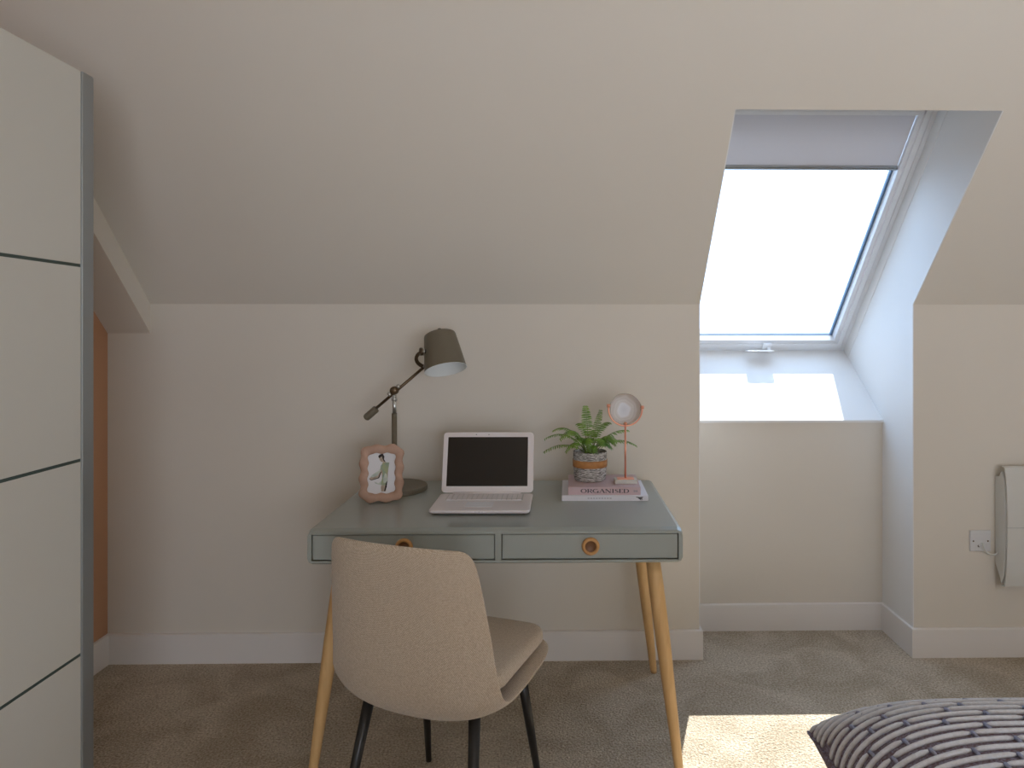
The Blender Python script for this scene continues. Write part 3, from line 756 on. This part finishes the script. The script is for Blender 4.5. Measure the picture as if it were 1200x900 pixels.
def glyph(ch, bm):
    """unit letter height 1, returns advance"""
    if ch == 'O':
        p = arc(.42, .5, .36, .46, 0, 360, 28); stroke(bm, p, [TH_ + (TK - TH_) * abs(math.cos(2 * PI * k / 28)) for k in range(29)], 0); return .90
    if ch == 'R':
        stroke(bm, [(.15, 0), (.15, 1)], TK, 0); serif(bm, .15, .03); serif(bm, .12, .97, .2)
        stroke(bm, [(.15, .97)] + arc(.38, .73, .24, .24, 90, -90, 10) + [(.15, .49)], [TH_, TH_] + wv(9, TH_, TK, lambda q: math.sin(PI * q)) + [TH_, TH_], 0)
        stroke(bm, [(.36, .49), (.55, .18), (.72, .02)], TK * .9, 0); return .78
    if ch == 'G':
        p = arc(.45, .5, .38, .46, 48, 320, 22); stroke(bm, p, [TH_ + (TK - TH_) * abs(math.cos(math.radians(48 + 272 * k / 22))) for k in range(23)], 0)
        stroke(bm, [(.76, .0), (.76, .42)], TK, 0); serif(bm, .74, .42, .32); return .92
    if ch == 'A':
        stroke(bm, [(.08, 0), (.42, 1)], TH_, 0); stroke(bm, [(.40, 1.0), (.74, 0)], TK, 0); stroke(bm, [(.2, .33), (.62, .33)], TH_, 0); serif(bm, .08, .03, .24); serif(bm, .74, .03, .30); return .84
    if ch == 'N':
        stroke(bm, [(.13, 0), (.13, 1)], TH_, 0); stroke(bm, [(.13, 1), (.76, 0)], TK, 0); stroke(bm, [(.76, 0), (.76, 1)], TH_, 0); serif(bm, .13, .03); serif(bm, .08, .97, .2); serif(bm, .76, .97, .22); return .90
    if ch == 'I':
        stroke(bm, [(.22, 0), (.22, 1)], TK, 0); serif(bm, .22, .03); serif(bm, .22, .97, .26); return .42
    if ch == 'S':
        p = [(.50, .86), (.36, .97), (.20, .92), (.12, .78), (.18, .63), (.33, .52), (.48, .40), (.53, .24), (.44, .08), (.28, .02), (.10, .14)]
        stroke(bm, p, [TH_, TH_, TH_ * 1.3, TK * .7, TK, TK * 1.1, TK, TK * .7, TH_ * 1.3, TH_, TH_], 0); return .62
    if ch == 'E':
        stroke(bm, [(.15, 0), (.15, 1)], TK, 0)
        for z in (.03, .52, .97): stroke(bm, [(.02 if z != .52 else .15, z), (.56 if z != .52 else .46, z)], TH_, 0)
        stroke(bm, [(.56, 0), (.56, .2)], TH_, 0); stroke(bm, [(.56, .8), (.56, 1)], TH_, 0); return .66
    if ch == 'D':
        stroke(bm, [(.15, 0), (.15, 1)], TK, 0); serif(bm, .1, .03, .2); serif(bm, .1, .97, .2)
        stroke(bm, [(.15, .97), (.34, .97)] + arc(.36, .5, .36, .47, 85, -85, 14) + [(.34, .03), (.15, .03)], [TH_, TH_] + wv(15, TH_, TK, lambda q: math.sin(PI * q)) + [TH_, TH_], 0); return .84
def lettering(word, name, parent, x0, width, z0, h, y, m):
    bm = B(); pen = 0
    for ch in word:
        before = set(bm.verts); adv = glyph(ch, bm)
        for v in bm.verts:
            if v not in before: v.co.x += pen
        pen += adv
    for v in bm.verts: v.co = Vector((x0 + v.co.x / pen * width, y - .0004 + v.co.y * 1, z0 + v.co.z * h))
    return obj(name, bm, m, parent)
lettering('ORGANISED', 'title_lettering', b2, -a2 + .044, .168, .0072, .0132, -bb2, 'ink')
bm = B()
for k, (x, w_) in enumerate(((0, .004), (.0055, .003), (.0095, .004))): box(bm, a2 - .024 + x, a2 - .024 + x + w_, -bb2 - .0003, -bb2 + .0002, .010, .0165)
obj('spine_mark', bm, 'ink_grey', b2)
bm = B()
for k in range(9): box(bm, -.06 + k * .0095, -.06 + k * .0095 + .006, -bb1 - .0003, -bb1 + .0002, .008, .0105)
obj('spine_mark', bm, 'ink_grey', b1)
bm = B()
for v in ([(a1 - .042, .0135), (a1 - .030, .012), (a1 - .018, .0135)], [(a1 - .036, .012), (a1 - .028, .006), (a1 - .024, .003)], [(a1 - .034, .0105), (a1 - .020, .010)], [(a1 - .030, .008), (a1 - .022, .0075), (a1 - .020, .004)]):
    stroke(bm, v, .0022, -bb1 - .0004)
obj('spine_emblem', bm, 'ink', b1)

# ------------------------------------------------------------------ potted fern
BT = TOP + .046
pc = Vector((0.119, 2.482, BT))
plant = thing('potted_fern', 'green fern in a grey woven pot with tan leather band', 'plant', pc)
bm = B(); lathe(bm, [(0, 0), (.050, 0), (.056, .004), (.0590, .02), (.0605, .06), (.0612, .100), (.0605, .105), (.058, .105), (.0565, .100), (.055, .085), (0, .085)], 64); obj('pot', bm, 'basket', plant, True)
bm = B(); lathe(bm, [(.0608, .050), (.0622, .0505), (.0630, .0755), (.0614, .076)], 64, True); obj('leather_band', bm, 'leather', plant, True)
bm = B(); lathe(bm, [(0, .092), (.03, .091), (.0552, .088), (.0552, .084), (0, .084)], 30); obj('soil', bm, 'soil', plant)
def frond(az, reach, h0, tipz, size=1.0, seed=0):
    rnd = random.Random(seed)
    bm = B(); bs = B()
    d = Vector((math.cos(az), math.sin(az), 0)); side0 = Vector((-d.y, d.x, 0))
    P0 = Vector((d.x * .012, d.y * .012, .09)); P1 = P0 + d * reach * .22 + Vector((0, 0, h0 * .85)); P2 = P0 + d * reach * .65 + Vector((0, 0, h0 * 1.12)); P3 = P0 + d * reach + Vector((0, 0, tipz))
    def bez(t): return P0 * (1 - t) ** 3 + P1 * 3 * t * (1 - t) ** 2 + P2 * 3 * t * t * (1 - t) + P3 * t ** 3
    NP = 18
    tube(bs, [bez(i / 14) for i in range(15)], [.0013 * (1 - i / 14) + .0004 for i in range(15)], 5)
    for i in range(3, NP + 1):
        t = .16 + .84 * i / NP
        p = bez(min(1, t)); tn = (bez(min(1, t + .02)) - bez(t - .02)).normalized()
        side = tn.cross(Vector((0, 0, 1)))
        if side.length < .2: side = side0.copy()
        side = (side.normalized() + side0 * (-.3)).normalized() if side.dot(side0) < 0 else (side.normalized() + side0 * .3).normalized()
        nrm = side.cross(tn).normalized()
        ln = size * .026 * math.sin(PI * min(1, (.22 + .78 * (1 - i / NP)) ** .9) * .62 + .02) ** 1.0 * (1.0 if i > 5 else .75)
        ln = max(ln, .004)
        for s in (-1, 1):
            dr = (side * s + tn * .35 + Vector((0, 0, -.22 + rnd.uniform(-.12, .12)))).normalized()
            wd = size * .0023
            q1 = p + dr * ln * .3; q2 = p + dr * ln * .7 + Vector((0, 0, -.0015)); q3 = p + dr * ln + Vector((0, 0, -.004))
            wv_ = tn * wd
            V = [p - wv_ * .7, p + wv_ * .7, q1 - wv_, q1 + wv_ * 1.1, q2 - wv_ * .7, q2 + wv_ * .9, q3]
            V = [bm.verts.new(x + nrm * (.0008 if k_ in (2, 3) else 0)) for k_, x in enumerate(V)]
            bm.faces.new((V[0], V[1], V[3], V[2])); bm.faces.new((V[2], V[3], V[5], V[4])); bm.faces.new((V[4], V[5], V[6]))
    f = obj('frond', bm, 'leaf', plant, True); obj('midrib', bs, 'stem', f, True)
D = math.radians
spec = [(D(184), .150, .085, .062, 1.0), (D(196), .158, .050, .022, 1.0), (D(165), .125, .100, .085, 1.0), (D(150), .105, .095, .060, .95), (D(110), .030, .115, .172, 1.0), (D(50), .052, .100, .155, .85),
        (D(40), .085, .105, .110, 1.0), (D(12), .130, .080, .086, 1.1), (D(3), .155, .062, .034, 1.15), (D(-28), .085, .075, .055, 1.1), (D(262), .060, .085, .028, .95), (D(238), .095, .085, .045, 1.1), (D(215), .120, .095, .070, 1.0),
        (D(300), .075, .080, .045, .95), (D(322), .105, .085, .060, 1.1), (D(120), .075, .110, .100, .9), (D(80), .080, .080, .07, .9), (D(245), .045, .070, .050, .9), (D(20), .09, .06, .03, 1.1), (D(205), .085, .06, .02, 1.0), (D(285), .05, .05, .02, .85), (D(340), .07, .055, .03, 1.1), (D(178), .07, .09, .08, 1.0)]
for i, s in enumerate(spec): frond(*s, seed=i)

# ------------------------------------------------------------------ agate ornament
ac = Vector((0.243, 2.432, BT))
ag = thing('agate_ornament', 'round agate slice held in a copper stand on a marble block', 'ornament', ac, 0)
bm = B(); box(bm, -.0395, .0395, -.026, .026, 0, .014, .0015, 2); obj('marble_block', bm, 'marble', ag)
bm = B(); box(bm, -.030, .030, -.018, .018, .014, .0165, .0008, 1); obj('base_plate', bm, 'copper', ag)
bm = B(); tube(bm, [(0, 0, .0165), (0, 0, .205)], .0036, 16); obj('rod', bm, 'copper', ag, True)
AZ = .262
bm = B(); pts = [(.060 * math.cos(a), 0, AZ + .060 * math.sin(a)) for a in [PI + (PI) * k / 28 for k in range(29)]]
pts = [(pts[0][0], 0, AZ + .012)] + pts + [(pts[-1][0], 0, AZ + .006)]
tube(bm, pts, .0030, 12); obj('ring_holder', bm, 'copper', ag, True)
for x, z in ((-.060, AZ + .012), (.060, AZ + .006)):
    bm = B(); tube(bm, [(x - .006, 0, z), (x + .006, 0, z)], .0062, 14); obj('clamp_knob', bm, 'copper', ag, True)
bm = B(); tube(bm, [(0, -.008, AZ - .052), (0, .006, AZ - .052)], .006, 14); obj('clamp_knob', bm, 'copper', ag, True)
bm = B()
rf = []; rb_ = []
for k in range(72):
    a = 2 * PI * k / 72; r = .0560 + .0010 * math.sin(3 * a + 1) + .0006 * math.sin(7 * a)
    rf.append(r)
for y_, g in ((-.003, .001), (-.002, 0), (.002, 0), (.003, .001)):
    rb_.append([bm.verts.new(((rf[k] - g) * math.cos(2 * PI * k / 72), y_, (rf[k] - g) * math.sin(2 * PI * k / 72))) for k in range(72)])
for a, b in zip(rb_[:-1], rb_[1:]):
    for k in range(72): bm.faces.new((a[k], a[(k + 1) % 72], b[(k + 1) % 72], b[k]))
bm.faces.new(rb_[0]); bm.faces.new(rb_[-1][::-1])
obj('agate_slice', bm, 'agate', ag, loc=(0, 0, AZ))

# ------------------------------------------------------------------ wardrobe
wy0, wy1, wh = -0.2, 1.80, 1.994
XD = -1.209
ward = thing('wardrobe', 'tall white sliding-door wardrobe with grey aluminium edge profile, at the left', 'wardrobe', (-1.51, (wy0 + wy1) / 2, 0))
wl = lambda x, y: (x + 1.51, y - (wy0 + wy1) / 2)
hy_ = (wy1 - wy0) / 2
bm = B()
bx0 = XL + .016 + 1.51; bx1 = XD - .05 + 1.51
box(bm, bx0, bx1, -hy_, -hy_ + .02, 0.0, wh - .004); box(bm, bx0, bx1, hy_ - .024, hy_ - .004, 0.0, wh - .004)
box(bm, bx0, bx1, -hy_ + .02, hy_ - .024, wh - .026, wh - .004); box(bm, bx0, bx1, -hy_ + .02, hy_ - .024, 0.0, .06); box(bm, bx0, bx0 + .008, -hy_ + .02, hy_ - .024, .06, wh - .026)
box(bm, bx0 + .008, bx1, -.01, .01, .06, wh - .026)
obj('carcass', bm, 'wardrobe', ward)
for z0, z1 in ((wh - .045, wh - .012), (0, .02)):
    bm = B(); box(bm, bx1, XD + 1.51 - .004, -hy_ + .01, hy_ - .012, z0, z1); obj('sliding_rail', bm, 'alu', ward)
for d, (y0, y1, xo) in enumerate(((0.0, hy_, 0.0), (-hy_, 0.0, -.022))):
    xf = XD + 1.51 + xo
    bm = B(); box(bm, xf - .020, xf + .004, y1 - .047, y1 - .008, .02, wh, .0015, 1); box(bm, xf - .020, xf + .0015, y1 - .009, y1, .02, wh, .003, 2)
    box(bm, xf - .020, xf + .004, y0, y0 + .047, .02, wh, .0015, 1)
    dr = obj('door', bm, 'alu', ward)
    ph = (wh - .02) / 4
    for k in range(4):
        bm = B(); box(bm, xf - .012, xf, y0 + .047, y1 - .047, .02 + k * ph + (.004 if k else 0), .02 + (k + 1) * ph - (.004 if k < 3 else 0), .0008, 1); obj('panel', bm, 'wardrobe', dr)
    for k in (1, 2, 3):
        bm = B(); box(bm, xf - .012, xf - .0015, y0 + .047, y1 - .047, .02 + k * ph - .004, .02 + k * ph + .004); obj('divider_strip', bm, 'groove', dr)

# ------------------------------------------------------------------ heater and socket
hx0, hx1 = 1.800, 2.75
ht = thing('panel_heater', 'white electric panel heater mounted low on the wall right of the nook', 'heater', ((hx0 + hx1) / 2, W, 0.30))
ho = Vector(((hx0 + hx1) / 2, W, 0.30)); a_ = (hx1 - hx0) / 2
def hp(pts): return [(y - W, z - .30) for y, z in pts]
bm = B()
curve = [(2.733, .786), (2.724, .74), (2.718, .68), (2.715, .60), (2.715, .50), (2.718, .42), (2.724, .35), (2.730, .31)]
prism_x(bm, hp([(2.777, .742), (2.752, .746), (2.738, .768)] + curve[1:-1] + [(2.738, .315), (2.750, .345), (2.777, .385)]), -a_, a_)
obj('body', bm, 'heater', ht)
bm = B()
front = [(2.741, .7905), (2.735, .7905), (2.722, .7850), (2.714, .745), (2.709, .68), (2.706, .60), (2.706, .50), (2.709, .42), (2.714, .35), (2.721, .308), (2.735, .3025), (2.741, .3025)]
inner = [(y + .005, min(max(z, .3065), .7865)) for y, z in front]
prism_x(bm, hp(front + inner[::-1]), -a_ + .004, a_ - .004)
fp_ = obj('front_cover', bm, 'heater', ht)
bm = B(); box(bm, -a_ + .004, a_ - .004, 2.7050 - W, 2.7075 - W, .547 - .30, .5485 - .30); obj('cover_joint', bm, 'alu', fp_)
for x in (-a_ + .2, a_ - .24):
    bm = B(); box(bm, x, x + .04, 2.765 - W, 0, .1, .4); obj('wall_bracket', bm, 'heater', ht)
bm = B(); q0 = Vector((1.739, W - .013, .468)) - ho
pts = [q0, q0 + Vector((0, -.008, -.004)), q0 + Vector((.006, -.008, -.022)), q0 + Vector((.022, -.006, -.040)), q0 + Vector((.045, -.006, -.045)), q0 + Vector((.060, -.006, -.035)), Vector((-a_ + .006, -.030, .475 - .30))]
def smooth(pts, n=6):
    out = []
    for i in range(len(pts) - 1):
        p0 = pts[max(i - 1, 0)]; p1 = pts[i]; p2 = pts[i + 1]; p3 = pts[min(i + 2, len(pts) - 1)]
        for k in range(n):
            t = k / n; out.append(.5 * ((2 * p1) + (p2 - p0) * t + (2 * p0 - 5 * p1 + 4 * p2 - p3) * t * t + (3 * p1 - p0 - 3 * p2 + p3) * t ** 3))
    return out + [pts[-1]]
tube(bm, smooth(pts), .0033, 10); obj('power_cord', bm, 'heater', ht, True)

skx, skz = 1.736, .476
sk_ = thing('wall_socket', 'square white cable outlet plate on the wall beside the heater', 'socket', (skx, W, skz))
bm = B(); box(bm, -.043, .043, -.009, 0, -.043, .043, .003, 2); obj('face_plate', bm, 'socket', sk_)
for x in (-.030, .030):
    bm = B(); tube(bm, [(x, -.0096, 0), (x, -.007, 0)], .0035, 12); obj('screw', bm, 'bronze', sk_)
bm = B(); box(bm, -.010, .028, -.0125, -.0085, -.022, -.010, .002, 1); obj('outlet_cover', bm, 'socket', sk_)
bm = B(); tube(bm, [(-.008, -.0105, -.020), (-.008, -.008, -.020)], .005, 12); obj('cable_hole', bm, 'black_metal', sk_)

# ------------------------------------------------------------------ bed and cushion
bed = thing('bed', 'white linen bed at the lower right, carrying the ribbed cushion', 'bed', (1.35, 0.2, 0))
bm = B(); slab(bm, -.80, .80, -1.0, .98, .04, [(.02, .12), (0, .14), (0, .28)]); obj('base', bm, 'linen', bed)
bm = B(); slab(bm, -.80, .80, -1.0, .98, .07, [(.03, .28), (0, .31), (0, .445), (.012, .468), (.05, .478)]); obj('mattress', bm, 'linen', bed, True)
for x in (-.7, .7):
    for y in (-.9, .88):
        bm = B(); tube(bm, [(x, y, 0), (x, y, .125)], .025, 16); obj('leg', bm, 'black_metal', bed)
bm = B(); box(bm, -.80, .80, -1.06, -1.0, .0, 1.05, .01, 2); obj('headboard', bm, 'linen', bed)

CA, CB, CHt, CZ = .285, .265, .122, .6035
cc = Vector((0.742, 0.968, CZ))
cu = thing('cushion', 'plump ribbed cushion in slate and pale grey cord, lower right corner', 'cushion', (cc.x, cc.y, CZ - CHt * .98))
c_loc = Vector((0, 0, CHt * .98))
def ch_(u, v):
    e = max(0.0, (1 - abs(u) ** 3.2)) ** .46 * max(0.0, (1 - abs(v) ** 3.2)) ** .52
    return CHt * e
def cpos(u, v, s=1):
    # edges bow in a little between the corners
    x = CA * u * (1 - .035 * (1 - v * v)); y = CB * v * (1 - .035 * (1 - u * u))
    return Vector((x, y, s * ch_(u, v))) + c_loc
bm = B(); G = 40
def gmap(i): 
    t = -1 + 2 * i / G; return math.sin(t * PI / 2)
T_ = [[bm.verts.new(cpos(gmap(i), gmap(j), 1)) for j in range(G + 1)] for i in range(G + 1)]
Bo = [[(T_[i][j] if i in (0, G) or j in (0, G) else bm.verts.new(cpos(gmap(i), gmap(j), -1))) for j in range(G + 1)] for i in range(G + 1)]
for i in range(G):
    for j in range(G):
        bm.faces.new((T_[i][j], T_[i + 1][j], T_[i + 1][j + 1], T_[i][j + 1]))
        bm.faces.new((Bo[i][j], Bo[i][j + 1], Bo[i + 1][j + 1], Bo[i + 1][j]))
obj('cover', bm, 'cushion', cu, True)
# raised cords in staggered dashes, rows spaced evenly along the surface
arc_s = [0.0]; vsamp = [-1 + 2 * k / 400 for k in range(401)]
for k in range(1, 401): arc_s.append(arc_s[-1] + (cpos(0, vsamp[k]) - cpos(0, vsamp[k - 1])).length)
def v_at(s):
    for k in range(1, 401):
        if arc_s[k] >= s: return vsamp[k - 1] + (vsamp[k] - vsamp[k - 1]) * (s - arc_s[k - 1]) / max(1e-9, arc_s[k] - arc_s[k - 1])
    return 1
us = [-1 + 2 * k / 400 for k in range(401)]
pitch = .0190; nrow = int(arc_s[-1] / pitch)
for r in range(nrow):
    v = v_at(.010 + r * pitch)
    al = [0.0]
    for k in range(1, 401): al.append(al[-1] + (cpos(us[k], v) - cpos(us[k - 1], v)).length)
    def u_at(s):
        lo, hi = 0, 400
        while hi - lo > 1:
            m2 = (lo + hi) // 2
            if al[m2] < s: lo = m2
            else: hi = m2
        return us[lo] + (us[hi] - us[lo]) * min(1, max(0, (s - al[lo]) / max(1e-9, al[hi] - al[lo])))
    Ltot = al[-1]; dash = .128; gap = .006
    s = -dash + ((r * .5) % 1.0) * dash + (r % 4) * .011
    while s < Ltot:
        a0, a1 = max(.004, s), min(Ltot - .004, s + dash - gap)
        s += dash
        if a1 - a0 < .012: continue
        nn = max(4, int((a1 - a0) / .008)); pts = []; rad = []
        for k in range(nn + 1):
            sg = a0 + (a1 - a0) * k / nn; u = u_at(sg); p = cpos(u, v)
            e = .004; n_ = (cpos(min(1, u + e), v) - cpos(max(-1, u - e), v)).cross(cpos(u, min(1, v + e)) - cpos(u, max(-1, v - e)))
            n_ = n_.normalized() if n_.length > 1e-12 else Vector((0, 0, 1))
            pts.append(p + n_ * .0018); rad.append(.0041 * (1.0 if 0 < k < nn else .55))
        bm = B(); tube(bm, pts, rad, 8); obj('cord', bm, 'cord', cu, True)
        if a1 < Ltot - .02 and a1 > .03:
            u = u_at(a1 + gap / 2); p = cpos(u, v); bm = B()
            p2 = cpos(u, max(-1, v - .075)); p1 = cpos(u, min(1, v + .0))
            tube(bm, [p1 + Vector((0, 0, .003)), (p1 + p2) / 2 + Vector((0, 0, .0035)), p2 + Vector((0, 0, .002))], .0030, 6); obj('link_stitch', bm, 'link', cu, True)
# piped seam around the edge
bm = B(); pts = []
for (i0, j0, i1, j1) in ((-1, -1, 1, -1), (1, -1, 1, 1), (1, 1, -1, 1), (-1, 1, -1, -1)):
    for k in range(14): t = k / 14; pts.append(cpos(i0 + (i1 - i0) * t, j0 + (j1 - j0) * t))
pts.append(pts[0]); tube(bm, pts, .004, 8); obj('seam', bm, 'cushion', cu, True)
